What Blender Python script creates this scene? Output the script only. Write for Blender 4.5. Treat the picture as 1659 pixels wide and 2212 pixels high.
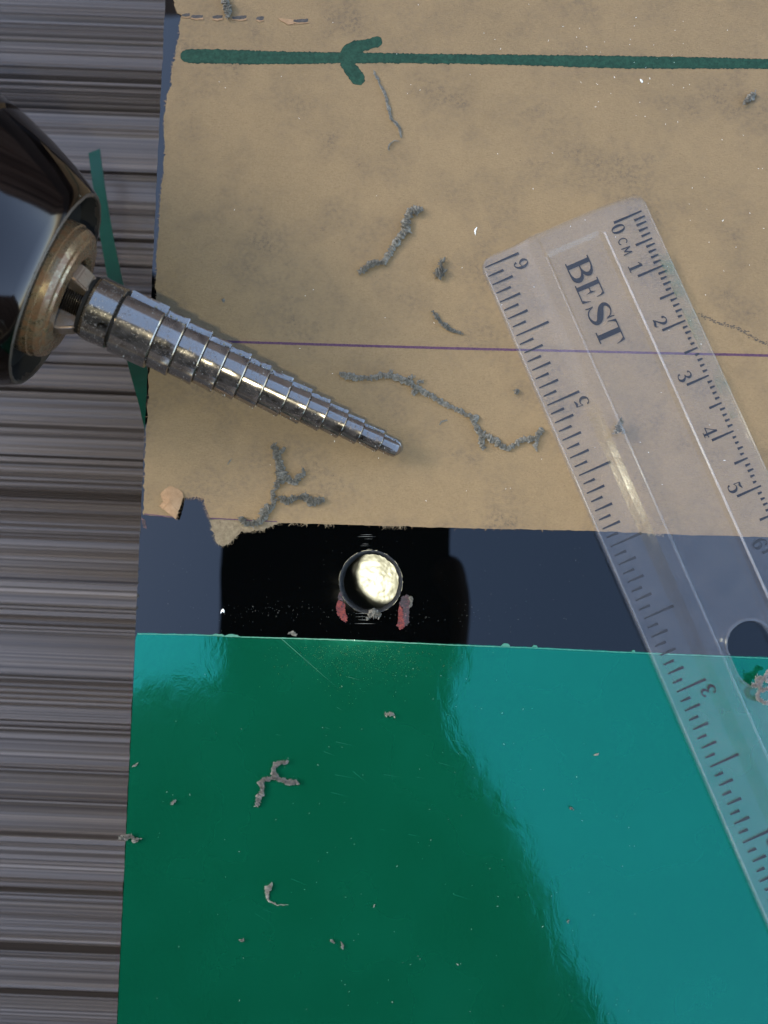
import bpy, bmesh, math, random
from mathutils import Vector, Matrix, noise
from mathutils.geometry import tessellate_polygon
random.seed(7)
S = bpy.context.scene
for o in list(bpy.data.objects): bpy.data.objects.remove(o)
S.unit_settings.scale_length = 0.01          # one unit is one centimetre
C = S.collection

# ------------------------------------------------------------------ camera
TILT = math.radians(4.6); H = 12.9; F = 1703.0; CX, CY = 829.5, 1106.0
FW = Vector((0, math.sin(TILT), -math.cos(TILT)))
UP = Vector((0, math.cos(TILT), math.sin(TILT)))
RT = Vector((1, 0, 0))
CAM = -FW * H
cam = bpy.data.cameras.new('camera'); co = bpy.data.objects.new('camera', cam); C.objects.link(co)
M = Matrix((RT, UP, -FW)).transposed().to_4x4(); M.translation = CAM; co.matrix_world = M
cam.sensor_fit = 'VERTICAL'; cam.sensor_height = 24; cam.lens = 24 * F / 2212
cam.clip_start = 0.2; cam.clip_end = 1000
cam.dof.use_dof = True; cam.dof.focus_distance = 12.75; cam.dof.aperture_fstop = 0.14
S.camera = co
S.render.resolution_x = 768; S.render.resolution_y = 1024

# ------------------------------------------------------------------ sky, sun, exposure
w = bpy.data.worlds.new('World'); S.world = w; w.use_nodes = True
nt = w.node_tree; bg = nt.nodes['Background']
sky = nt.nodes.new('ShaderNodeTexSky'); sky.sky_type = 'NISHITA'; sky.sun_disc = False
SUN_EL, SUN_AZ = math.radians(32), math.radians(285)
sky.sun_elevation = SUN_EL; sky.sun_rotation = SUN_AZ
sky.dust_density = 1.2; sky.air_density = 1.0; sky.ozone_density = 1.0
nt.links.new(sky.outputs[0], bg.inputs[0]); bg.inputs[1].default_value = 0.15
sl = bpy.data.lights.new('sun', 'SUN'); sl.energy = 0.5; sl.angle = math.radians(14); sl.color = (1, .93, .84)
so = bpy.data.objects.new('sun', sl); C.objects.link(so)
sd = Vector((math.sin(SUN_AZ) * math.cos(SUN_EL), math.cos(SUN_AZ) * math.cos(SUN_EL), math.sin(SUN_EL)))
so.rotation_euler = sd.to_track_quat('Z', 'Y').to_euler(); so.location = sd * 90
S.view_settings.view_transform = 'Standard'; S.view_settings.look = 'None'
S.view_settings.exposure = 2.35; S.view_settings.gamma = 1.0
S.render.engine = 'CYCLES'
S.cycles.max_bounces = 10; S.cycles.transparent_max_bounces = 16

# ------------------------------------------------------------------ helpers
def W(px, py, z=0.0):
    """where the view line through a point of the picture (1659 x 2212) meets height z"""
    d = FW * F + RT * (px - CX) - UP * (py - CY)
    t = (z - CAM.z) / d.z
    return CAM + d * t
def PX(v, p):                                   # size in picture px -> cm at point p
    return v * (p - CAM).dot(FW) / F
def mesh(name, verts, faces, mat, parent=None, smooth=False):
    me = bpy.data.meshes.new(name); me.from_pydata([tuple(v) for v in verts], [], faces); me.update()
    o = bpy.data.objects.new(name, me); C.objects.link(o)
    if mat: me.materials.append(mat)
    if smooth:
        for p in me.polygons: p.use_smooth = True
    if parent: o.parent = parent
    return o
def tag(o, label=None, cat=None, group=None, kind=None):
    if label: o['label'] = label
    if cat: o['category'] = cat
    if group: o['group'] = group
    if kind: o['kind'] = kind
    return o
def empty(name, label, cat, group=None, loc=(0, 0, 0)):
    o = bpy.data.objects.new(name, None); o.empty_display_size = .5; C.objects.link(o)
    return tag(o, label, cat, group)
class MB:
    def __init__(s): s.v = []; s.f = []
    def add(s, v, f):
        n = len(s.v); s.v += [tuple(a) for a in v]; s.f += [tuple(i + n for i in q) for q in f]
    def build(s, name, mat, parent=None, smooth=False): return mesh(name, s.v, s.f, mat, parent, smooth)
def slab(loops, z0, z1, mb, top_only=False):
    """loops: list of rings of 2D points; first is the outline, the rest holes"""
    pts = [p for l in loops for p in l]
    tri = tessellate_polygon([[Vector((p[0], p[1], 0)) for p in l] for l in loops])
    n = len(pts)
    v = [(p[0], p[1], z1) for p in pts]; f = []
    for t in tri:
        a, b, c = (Vector((pts[i][0], pts[i][1])) for i in t)
        cr = (b - a).cross(c - a)
        f.append(t if cr > 0 else t[::-1])
    if not top_only:
        v += [(p[0], p[1], z0) for p in pts]
        f += [tuple(i + n for i in q[::-1]) for q in f]
        k = 0
        for l in loops:
            for i in range(len(l)):
                a, b = k + i, k + (i + 1) % len(l)
                f.append((a, a + n, b + n, b))
            k += len(l)
    mb.add(v, f)
def ragged(pts, step, amp, closed=False, seed=0, fine=1.0):
    """resample a polyline (px) and shake it"""
    out = []; n = len(pts)
    R = random.Random(seed)
    for i in range(n if closed else n - 1):
        a = Vector(pts[i]); b = Vector(pts[(i + 1) % n]); L = (b - a).length
        k = max(1, int(L / step)); nrm = Vector((-(b - a).y, (b - a).x)).normalized()
        for j in range(k):
            t = j / k; p = a.lerp(b, t)
            q = noise.noise(Vector((p.x * .035 + seed, p.y * .035, 0))) * amp * 1.5 + R.uniform(-1, 1) * amp * .55 * fine
            if R.random() < .06: q += R.uniform(-1, 1) * amp * 1.2 * fine
            out.append(p + nrm * (q if (i, j) != (0, 0) else 0))
    if not closed: out.append(Vector(pts[-1]))
    return out
def catmull(P, n=8):
    out = []
    for i in range(len(P) - 1):
        p0 = P[max(i - 1, 0)]; p1 = P[i]; p2 = P[i + 1]; p3 = P[min(i + 2, len(P) - 1)]
        for j in range(n):
            t = j / n
            out.append([.5 * ((2 * b) + (-a + c) * t + (2 * a - 5 * b + 4 * c - d) * t * t + (-a + 3 * b - 3 * c + d) * t ** 3)
                        for a, b, c, d in zip(p0, p1, p2, p3)])
    out.append(list(P[-1])); return out

# ------------------------------------------------------------------ materials
def newmat(name):
    m = bpy.data.materials.new(name); m.use_nodes = True
    return m, m.node_tree, m.node_tree.nodes['Principled BSDF']
def N(t, kind, **kw):
    n = t.nodes.new(kind)
    for k, v in kw.items():
        if k in n.inputs: n.inputs[k].default_value = v
        else: setattr(n, k, v)
    return n
def coords(t, scale=(1, 1, 1), rot=(0, 0, 0)):
    tc = t.nodes.new('ShaderNodeTexCoord'); mp = t.nodes.new('ShaderNodeMapping')
    mp.inputs['Scale'].default_value = scale; mp.inputs['Rotation'].default_value = rot
    t.links.new(tc.outputs['Object'], mp.inputs['Vector']); return mp.outputs[0]
def noi(t, vec, scale, detail=4, rough=.6, dist=0):
    n = N(t, 'ShaderNodeTexNoise', Scale=scale, Detail=detail, Roughness=rough, Distortion=dist)
    t.links.new(vec, n.inputs['Vector']); return n.outputs['Fac']
def ramp(t, fac, stops):
    r = t.nodes.new('ShaderNodeValToRGB'); e = r.color_ramp.elements
    while len(e) < len(stops): e.new(.5)
    for q, (p, c) in zip(e, stops): q.position = p; q.color = (*c, 1) if len(c) == 3 else c
    t.links.new(fac, r.inputs[0]); return r.outputs[0]
def g(v): return (v, v, v)
def mix(t, fac, a, b, mode='MIX'):
    m = t.nodes.new('ShaderNodeMix'); m.data_type = 'RGBA'; m.blend_type = mode
    for i, s in ((0, fac), (6, a), (7, b)):
        if isinstance(s, (int, float)): m.inputs[i].default_value = s
        elif isinstance(s, tuple): m.inputs[i].default_value = (*s, 1)
        else: t.links.new(s, m.inputs[i])
    return m.outputs[2]
def mth(t, op, a, b=0.0):
    m = t.nodes.new('ShaderNodeMath'); m.operation = op
    for i, s in ((0, a), (1, b)):
        if isinstance(s, (int, float)): m.inputs[i].default_value = s
        else: t.links.new(s, m.inputs[i])
    return m.outputs[0]
def bump(t, bs, h, strength, dist):
    b = N(t, 'ShaderNodeBump', Strength=strength, Distance=dist)
    t.links.new(h, b.inputs['Height']); t.links.new(b.outputs[0], bs.inputs['Normal'])

# kraft paper
m_paper, t, b = newmat('kraft_paper')
v = coords(t)
fine = noi(t, v, 34, 6, .8); fib = noi(t, coords(t, (10, 34, 10), (0, 0, .5)), 1.6, 5, .7)
big = noi(t, v, .9, 4, .6); mid = noi(t, v, 4.5, 4, .65)
base = ramp(t, big, [(.3, (.162, .111, .056)), (.7, (.203, .139, .070))])
base = mix(t, ramp(t, fine, [(.3, g(0)), (.72, g(1))]), base, (.250, .175, .092))
base = mix(t, mth(t, 'MULTIPLY', ramp(t, fib, [(.52, g(0)), (.72, g(1))]), .35), base, (.090, .060, .030))
smg = mth(t, 'MULTIPLY', ramp(t, noi(t, v, .8, 6, .62, .15), [(.46, g(0)), (.72, g(1))]), ramp(t, noi(t, v, 17, 6, .9), [(.44, g(0)), (.58, g(1))]))
base = mix(t, mth(t, 'MULTIPLY', smg, .8), base, (.056, .049, .042))
base = mix(t, mth(t, 'MULTIPLY', ramp(t, noi(t, v, 38, 3, .6), [(.66, g(0)), (.74, g(1))]), .6), base, (.045, .034, .020))
t.links.new(base, b.inputs['Base Color']); b.inputs['Roughness'].default_value = .78
b.inputs['Specular IOR Level'].default_value = .25
bump(t, b, mth(t, 'ADD', fine, mth(t, 'MULTIPLY', fib, .8)), .9, .016)
# torn, thinner paper
m_torn, t, b = newmat('torn_paper_fibre')
v = coords(t); n1 = noi(t, v, 14, 6, .8)
t.links.new(ramp(t, n1, [(.3, (.10, .075, .040)), (.7, (.26, .20, .12))]), b.inputs['Base Color'])
b.inputs['Roughness'].default_value = .9; bump(t, b, n1, .9, .04)
m_flap, t, b = newmat('pale_paper_back')
v = coords(t); n1 = noi(t, v, 9, 6, .7)
t.links.new(ramp(t, n1, [(.3, (.20, .118, .055)), (.7, (.31, .195, .105))]), b.inputs['Base Color'])
b.inputs['Roughness'].default_value = .85; bump(t, b, n1, .5, .02)
# black acrylic
m_black, t, b = newmat('black_acrylic')
v = coords(t)
b.inputs['Base Color'].default_value = (.0006, .0008, .0009, 1); b.inputs['IOR'].default_value = 1.54
t.links.new(ramp(t, noi(t, v, 3, 5, .7), [(.3, g(.008)), (.8, g(.03))]), b.inputs['Roughness'])
bump(t, b, noi(t, v, 1.1, 1, .5), .05, .03)
m_cut, t, b = newmat('rough_cut_acrylic')
v = coords(t); n1 = noi(t, v, 30, 5, .8)
t.links.new(ramp(t, n1, [(.35, (.005, .006, .007)), (.62, (.018, .020, .022)), (.8, (.075, .08, .085))]), b.inputs['Base Color'])
b.inputs['Roughness'].default_value = .55; bump(t, b, n1, .9, .05)
# green film
m_green, t, b = newmat('green_film')
v = coords(t)
b.inputs['IOR'].default_value = 2.05; b.inputs['Specular Tint'].default_value = (.10, 1, .80, 1)
t.links.new(ramp(t, noi(t, v, .5, 3, .5), [(.3, (.0012, .052, .024)), (.7, (.0016, .060, .030))]), b.inputs['Base Color'])
t.links.new(ramp(t, noi(t, v, 1.6, 5, .7), [(.3, g(.07)), (.8, g(.115))]), b.inputs['Roughness'])
wr = noi(t, coords(t, (1, .6, 1), (0, 0, .9)), 3.2, 4, .55, .6)
bump(t, b, mth(t, 'ADD', mth(t, 'MULTIPLY', wr, .7), mth(t, 'MULTIPLY', noi(t, v, 22, 3, .6), .035)), .10, .05)
m_greenedge, t, b = newmat('green_film_cut_edge')
b.inputs['Base Color'].default_value = (.03, .16, .11, 1); b.inputs['Roughness'].default_value = .4
# inks
def ink(name, c0, c1, sc=16):
    m, t, b = newmat(name); v = coords(t)
    t.links.new(ramp(t, noi(t, v, sc, 5, .75), [(.3, c0), (.7, c1)]), b.inputs['Base Color'])
    b.inputs['Roughness'].default_value = .75; b.inputs['Specular IOR Level'].default_value = .2
    return m
m_marker = ink('green_marker_ink', (.004, .021, .014), (.018, .062, .038))
m_edgeink = ink('dark_marker_edge', (.004, .018, .012), (.009, .034, .022))
m_purple = ink('purple_pen_ink', (.040, .018, .045), (.10, .05, .08), 30)
m_pencil = ink('graphite', (.05, .045, .04), (.10, .08, .055), 40)
m_slit = ink('torn_slit', (.02, .022, .025), (.09, .08, .07), 30)
m_print = ink('dark_ruler_print', (.002, .0025, .004), (.007, .008, .012), 30)
# swarf
def swarfmat(name, a, bcol):
    m, t, b = newmat(name); v = coords(t)
    n1 = noi(t, v, 22, 5, .7)
    t.links.new(ramp(t, n1, [(.3, a), (.7, bcol)]), b.inputs['Base Color'])
    b.inputs['Roughness'].default_value = .8; b.inputs['Specular IOR Level'].default_value = .25; bump(t, b, n1, .7, .02); return m

m_sw = swarfmat('grey_swarf', (.098, .093, .077), (.235, .225, .190))
m_swd = swarfmat('dark_grey_swarf', (.070, .067, .056), (.185, .178, .150))
m_swt, t, b = newmat('milky_shaving')
b.inputs['Base Color'].default_value = (.22, .20, .185, 1); b.inputs['Roughness'].default_value = .4; b.inputs['Alpha'].default_value = .75
m_white, t, b = newmat('white_fleck'); b.inputs['Base Color'].default_value = (.8, .8, .76, 1); b.inputs['Roughness'].default_value = .4
m_glint, t, b = newmat('painted_glint'); b.inputs['Base Color'].default_value = (.42, .34, .12, 1); b.inputs['Roughness'].default_value = .35; b.inputs['Metallic'].default_value = .5  # gold base colour stands in for lamp glints
# steel
def steel(name, base, rough, rust=0.0, pit=.5):
    m, t, b = newmat(name); v = coords(t)
    n1 = noi(t, v, 7, 6, .75); n2 = noi(t, v, 26, 5, .75)
    pits = ramp(t, n2, [(.56, g(0)), (.63, g(1))])
    pits = mth(t, 'MULTIPLY', pits, ramp(t, noi(t, v, 2.6, 3, .6), [(.38, g(0)), (.55, g(1))]))
    c = mix(t, mth(t, 'MULTIPLY', pits, pit), base, (.06, .05, .045))
    if rust:
        c = mix(t, mth(t, 'MULTIPLY', ramp(t, n1, [(.34, g(0)), (.56, g(1))]), rust), c, (.115, .048, .020))
    t.links.new(c, b.inputs['Base Color'])
    t.links.new(mth(t, 'SUBTRACT', 1.0, mth(t, 'MAXIMUM', mth(t, 'MULTIPLY', pits, .6), mth(t, 'MULTIPLY', ramp(t, n1, [(.34, g(0)), (.56, g(1))]), rust * .8))), b.inputs['Metallic'])
    t.links.new(mth(t, 'ADD', rough, mth(t, 'ADD', mth(t, 'MULTIPLY', n1, .10), mth(t, 'MULTIPLY', pits, .3))), b.inputs['Roughness'])
    bump(t, b, mth(t, 'SUBTRACT', n2, mth(t, 'MULTIPLY', pits, 1.0)), .045, .005)
    return m
m_steel = steel('worn_steel', (.30, .272, .245), .09, .18, .95)
m_shank = steel('brushed_steel', (.29, .265, .235), .10, .12, .3)
m_rust = steel('rusty_steel', (.34, .27, .17), .22, .85, .7)
m_rustd = steel('rusty_jaw_steel', (.34, .29, .24), .28, .5, .5)
m_rimw = steel('bare_rim_steel', (.12, .11, .10), .5, .2, .95)
m_thread = steel('dark_thread_steel', (.07, .065, .06), .25, .1, .3)
m_groove, t, b = newmat('near_black_groove'); b.inputs['Base Color'].default_value = (.012, .011, .010, 1); b.inputs['Roughness'].default_value = .8; b.inputs['Specular IOR Level'].default_value = .2  # near-black for the grooves, collar rim and chuck recess
m_chuck, t, b = newmat('black_chrome'); v = coords(t)
b.inputs['Base Color'].default_value = (.055, .046, .042, 1); b.inputs['Metallic'].default_value = 1
t.links.new(ramp(t, noi(t, v, 2, 5, .7), [(.3, g(.06)), (.8, g(.13))]), b.inputs['Roughness'])
bump(t, b, noi(t, v, 1.5, 3, .5), .03, .05)
# ribbed floor
m_floor, t, b = newmat('ribbed_floor'); 
st = noi(t, coords(t, (.003, 3.2, .3)), 1.9, 7, .8); s2 = noi(t, coords(t, (.008, 12, .3)), 2, 3, .7)
c = ramp(t, st, [(.32, (.020, .015, .012)), (.43, (.046, .036, .030)), (.56, (.074, .060, .050)), (.66, (.17, .142, .120))])
c = mix(t, mth(t, 'MULTIPLY', ramp(t, s2, [(.52, g(0)), (.66, g(1))]), .6), c, (.22, .185, .160)); c = mix(t, mth(t, 'MULTIPLY', ramp(t, s2, [(.32, g(1)), (.44, g(0))]), .6), c, (.028, .022, .019))
t.links.new(c, b.inputs['Base Color']); b.inputs['Roughness'].default_value = .36; b.inputs['IOR'].default_value = 1.5
# red marks
m_red, t, b = newmat('red_marker'); v = coords(t); n1 = noi(t, v, 17, 5, .9)
t.links.new(ramp(t, n1, [(.40, (.012, .002, .004)), (.48, (.10, .004, .005)), (.60, (.22, .03, .012)), (.76, (.40, .16, .12))]), b.inputs['Base Color'])
b.inputs['Roughness'].default_value = .5; bump(t, b, n1, 1, .03)
m_redd, t, b = newmat('faded_red_marker'); v = coords(t); n1 = noi(t, v, 30, 4, .8)
t.links.new(ramp(t, n1, [(.46, (.004, .002, .003)), (.6, (.05, .008, .014)), (.74, (.25, .12, .13))]), b.inputs['Base Color'])
b.inputs['Roughness'].default_value = .4; bump(t, b, n1, 1, .02)
# clear plastic of the ruler
def clear(name, haze, tint):
    m = bpy.data.materials.new(name); m.use_nodes = True; t = m.node_tree; t.nodes.clear()
    out = t.nodes.new('ShaderNodeOutputMaterial')
    tr = N(t, 'ShaderNodeBsdfTransparent'); tr.inputs[0].default_value = (*tint, 1)
    df = N(t, 'ShaderNodeBsdfDiffuse'); df.inputs[0].default_value = (.86, .80, .76, 1)
    gl = N(t, 'ShaderNodeBsdfGlossy'); gl.inputs['Roughness'].default_value = .16
    v = coords(t); n1 = noi(t, v, 2.2, 6, .75); sc = noi(t, v, 30, 4, .7)
    bp = N(t, 'ShaderNodeBump', Strength=.25, Distance=.02)
    t.links.new(mth(t, 'ADD', noi(t, v, 3, 3, .5), mth(t, 'MULTIPLY', sc, .15)), bp.inputs['Height'])
    t.links.new(bp.outputs[0], gl.inputs['Normal'])
    m1 = t.nodes.new('ShaderNodeMixShader'); m2 = t.nodes.new('ShaderNodeMixShader')
    fr = N(t, 'ShaderNodeFresnel', IOR=1.5)
    ge = t.nodes.new('ShaderNodeNewGeometry'); t.links.new(mth(t, 'SUBTRACT', 1.5, mth(t, 'MULTIPLY', ge.outputs['Backfacing'], .8333)), fr.inputs['IOR'])
    tl_ = N(t, 'ShaderNodeBsdfTranslucent'); tl_.inputs[0].default_value = (.82, .80, .80, 1)
    md = t.nodes.new('ShaderNodeMixShader'); md.inputs[0].default_value = .45
    t.links.new(df.outputs[0], md.inputs[1]); t.links.new(tl_.outputs[0], md.inputs[2])
    t.links.new(mth(t, 'MULTIPLY', ramp(t, n1, [(.3, g(.6)), (.75, g(1.5))]), haze), m1.inputs[0])
    t.links.new(tr.outputs[0], m1.inputs[1]); t.links.new(md.outputs[0], m1.inputs[2])
    t.links.new(bp.outputs[0], fr.inputs['Normal'])
    t.links.new(fr.outputs[0], m2.inputs[0]); t.links.new(m1.outputs[0], m2.inputs[1]); t.links.new(gl.outputs[0], m2.inputs[2])
    t.links.new(m2.outputs[0], out.inputs[0]); return m
m_clear = clear('scuffed_clear_plastic', .028, (.992, .992, .988))

def plain(name, c, r=.6, met=0):
    m, t, b = newmat(name); b.inputs['Base Color'].default_value = (*c, 1); b.inputs['Roughness'].default_value = r; b.inputs['Metallic'].default_value = met
    n = noi(t, coords(t), 2, 4, .6); bump(t, b, n, .1, .05); return m

# ------------------------------------------------------------------ floor, far walls
FZ = -4.9
R = random.Random(3)
rows = []; y = -70.0; lvl = 0.0
while y < 70:
    near = abs(y) < 13; P_ = R.uniform(.18, 1.05) if near else 1.6
    fs = R.uniform(.05, .12) if near else .4
    k = 0.0; A_ = R.choice((.006, .015, .03, .05)); nl = R.uniform(-.05, .05); n_ = max(2, int(P_ / fs))
    for q in range(n_):
        u = q / n_; base_ = lvl + (nl - lvl) * u + (.05 * u ** 4 if R.random() < .8 else 0)
        rows += [(y + P_ * u, base_ + R.uniform(0, A_)), (y + P_ * (u + .35 / n_), base_ + A_ * R.uniform(.6, 1.6))]
    y += P_; gw = R.uniform(.03, .14); gd = R.uniform(.03, .20); lip = R.uniform(.02, .05)
    rows += [(y, nl + lip + .05), (y + .03, nl + lip + .045), (y + .03 + gw * .3, nl - gd), (y + .03 + gw, nl - gd)]
    y += .03 + gw * 1.5; lvl = nl - R.uniform(0, .03)
ang = math.radians(-2.3)
fv = []; ff = []
for i, (yy, zz) in enumerate(rows):
    for xx in (-70, 70):
        fv.append((xx, yy, FZ + zz))
    if i: a = 2 * i; ff.append((a - 2, a - 1, a + 1, a))
fl = mesh('floor', fv, ff, m_floor); tag(fl, kind='structure')
fl.rotation_euler = (0, 0, ang)

mw, t, b = newmat('brown_board')
t.links.new(ramp(t, noi(t, coords(t, (1, 1, .05)), .16, 3, .7), [(.40, (.10, .055, .04)), (.5, (.27, .165, .12)), (.62, (.42, .28, .21))]), b.inputs['Base Color']); b.inputs['Roughness'].default_value = .7
mw2 = plain('shaded_board', (.075, .055, .045), .7)  # shade painted in: darker boards for the wall behind the person
for nm, p0, p1, wh in (('wall', (-70, 46), (70, 46), 50), ('wall', (-64, -78), (-64, 46), 34), ('wall', (70, -84), (-64, -84), 52)):  # last wall is unseen, added to darken reflections on the bit
    mb = MB(); a = Vector(p0); bb = Vector(p1); d = (bb - a); L = d.length; d.normalize(); n = Vector((-d.y, d.x))
    k = 0.0
    while k < L:
        q0 = a + d * k; q1 = a + d * min(k + 8.6, L)
        o0 = q0 + n * 2; o1 = q1 + n * 2
        vv = [(*q0, FZ - .3), (*q1, FZ - .3), (*q1, wh), (*q0, wh), (*o0, FZ - .3), (*o1, FZ - .3), (*o1, wh), (*o0, wh)]
        mb.add(vv, [(0, 1, 2, 3), (5, 4, 7, 6), (4, 0, 3, 7), (1, 5, 6, 2), (3, 2, 6, 7)])
        k += 9.4
    tag(mb.build(nm, mw2 if wh == 52 else mw), kind='structure')

# ------------------------------------------------------------------ the black sheet with paper and film
sheet = empty('acrylic_sheet', 'glossy black acrylic sheet with a drilled hole between brown paper and green film', 'plastic sheet')
def edge_x(py): return 357 + (252 - 357) * py / 2212
LE = [(edge_x(p), p) for p in range(-300, 2700, 40)]
def ring(c, r, n=72, seed=1, amp=.0):
    Rr = random.Random(seed)
    return [(c.x + math.cos(a) * (r + Rr.uniform(-amp, amp)), c.y + math.sin(a) * (r + Rr.uniform(-amp, amp))) for a in [2 * math.pi * i / n for i in range(n)]]
HC = W(801, 1257); HR = .517
lep = ragged(LE, 12, .7, seed=5)
outline = [W(p[0], p[1]) for p in lep] + [W(2300, 2660), W(2300, -300)]
mb = MB(); slab([[(p.x, p.y) for p in outline], ring(HC, HR, 72, 2, .004)], -.3, 0, mb)
# drop the straight bore; the rough cut wall is its own part
mb.build('panel', m_black, sheet)
NB = 96; mb = MB(); Rr = random.Random(9)
prof = [(HR - .001, .006), (HR - .022, .008), (HR - .040, -.03), (HR - .055, -.12), (HR - .062, -.30)]
vv = []; fq = []
for i in range(NB):
    a = 2 * math.pi * i / NB
    for k, (r, z) in enumerate(prof):
        rr = r + noise.noise(Vector((math.cos(a) * 9, math.sin(a) * 9, k * 2))) * .018 * (k > 0)
        vv.append((HC.x + math.cos(a) * rr, HC.y + math.sin(a) * rr, z + (Rr.uniform(-.004, .006) if k == 1 else 0)))
K = len(prof)
for i in range(NB):
    j = (i + 1) % NB
    for k in range(K - 1): fq.append((i * K + k, i * K + k + 1, j * K + k + 1, j * K + k))
mb.add(vv, [q[::-1] for q in fq]); mb.build('hole_wall', m_cut, sheet, True)

# masking paper ----------------------------------------------------
pl = [(376, -40), (376, 0), (382, 27), (393, 33), (387, 55), (387, 72), (382, 100), (371, 149), (368, 188), (357, 221), (354, 260), (356, 318), (351, 390),
      (345, 439), (343, 487), (337, 559), (337, 631), (331, 720), (322, 800), (320, 862), (317, 905), (313, 988), (312, 1064), (309, 1112)]
pb = [(309, 1112), (345, 1115), (378, 1119)]
pt = [(378, 1119), (388, 1095), (393, 1075), (420, 1073), (441, 1077), (445, 1093), (454, 1119)]
pc = [(454, 1119), (520, 1124), (607, 1129), (725, 1133), (963, 1140), (1285, 1147), (1420, 1153), (1659, 1160), (1760, 1163)]
loop = ragged(pl, 5, 2.4, seed=1)[:-1] + ragged(pb, 6, .8, seed=2)[:-1] + ragged(pt, 4, 2.0, seed=3)[:-1] + ragged(pc, 8, .9, seed=4)
loop += [Vector((2200, 1175)), Vector((2200, -40))]
mb = MB(); slab([[(W(*p, .02).x, W(*p, .02).y) for p in loop]], .002, .020, mb)
paper = mb.build('masking_paper', m_paper, sheet)
# thin torn remainder below the cut line
tl = [(454, 1122), (459, 1146), (466, 1171), (477, 1180), (498, 1175), (511, 1159), (520, 1148), (543, 1148), (566, 1146), (584, 1137), (607, 1131)]
loop = ragged(tl, 3, 3.2, seed=11) + [Vector((600, 1127)), Vector((520, 1121))]
mb = MB(); slab([[(W(*p, .01).x, W(*p, .01).y) for p in loop]], .002, .012, mb); mb.build('torn_fringe', m_torn, paper)
# fibres standing out along the tears
def fibres(name, path, n, lo, hi, mat, parent, seed, z=.02, side=1, wd=1.0, spread=.9):
    mb = MB(); Rr = random.Random(seed)
    segs = [(Vector(a), Vector(b)) for a, b in zip(path, path[1:])]
    tot = sum((b - a).length for a, b in segs)
    for _ in range(n):
        d = Rr.uniform(0, tot)
        for a, b in segs:
            L = (b - a).length
            if d <= L: break
            d -= L
        p = a.lerp(b, min(d / max(L, 1e-6), 1)); dr = (b - a).normalized(); nr = Vector((-dr.y, dr.x)) * side
        ln = Rr.uniform(lo, hi); an = Rr.uniform(-spread, spread); dd = nr * math.cos(an) + dr * math.sin(an)
        pts = [p - dd * 2, p + dd * ln * .5 + dr * Rr.uniform(-1, 1) * ln * .15, p + dd * ln + dr * Rr.uniform(-1, 1) * ln * .35]
        wv = Vector((-dd.y, dd.x)) * Rr.uniform(.25, .6) * wd
        q = []
        for k, pp in enumerate(pts):
            zz = z + Rr.uniform(-.008, .012)
            ww = wv * (1 - k * .35)
            q += [W(*(pp + ww), max(zz, .004)), W(*(pp - ww), max(zz, .004))]
        mb.add(q, [(0, 1, 3, 2), (2, 3, 5, 4)])
    o = mb.build(name, mat, parent); o['kind'] = 'stuff'; return o
fibres('paper_fibre', tl, 80, 2, 7, m_torn, paper, 21, .012, 1)
fibres('paper_fibre', pl, 190, 1.2, 5, m_flap, paper, 22, .015, 1)
fibres('paper_fibre', pt, 80, 2, 9, m_flap, paper, 23, .015, 1)
fibres('paper_fibre', [(607, 1130), (725, 1133), (963, 1140), (1230, 1146)], 22, 2, 6, m_flap, paper, 24, .015, 1)
for (a, b_, n) in (((625, 1131), (665, 1132), 20), ((700, 1133), (722, 1134), 14), ((822, 1137), (880, 1138), 24), ((1400, 1152), (1435, 1154), 30)):
    fibres('paper_fibre', [a, b_], n, 3, 9, m_torn, paper, n, .012, 1)
# folded flap
fp = [(343, 1093), (352, 1084), (346, 1068), (356, 1056), (368, 1049), (381, 1054), (394, 1064), (396, 1072), (388, 1095), (379, 1121), (362, 1108)]
lp = ragged(fp, 4, 1.2, True, 6)
vv = [W(*p, .022 + .10 * max(0, min(1, (p.y - 1050) / 60)) * (1 if p.x > 350 else .4)) for p in lp]
cen = W(367, 1082, .13)
mesh('folded_flap', vv + [cen] + [v - Vector((0, 0, .015)) for v in vv],
     [(i, (i + 1) % len(vv), len(vv))[::-1] for i in range(len(vv))] + [(i, (i + 1) % len(vv), (i + 1) % len(vv) + len(vv) + 1, i + len(vv) + 1) for i in range(len(vv))], m_flap, paper)

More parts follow.
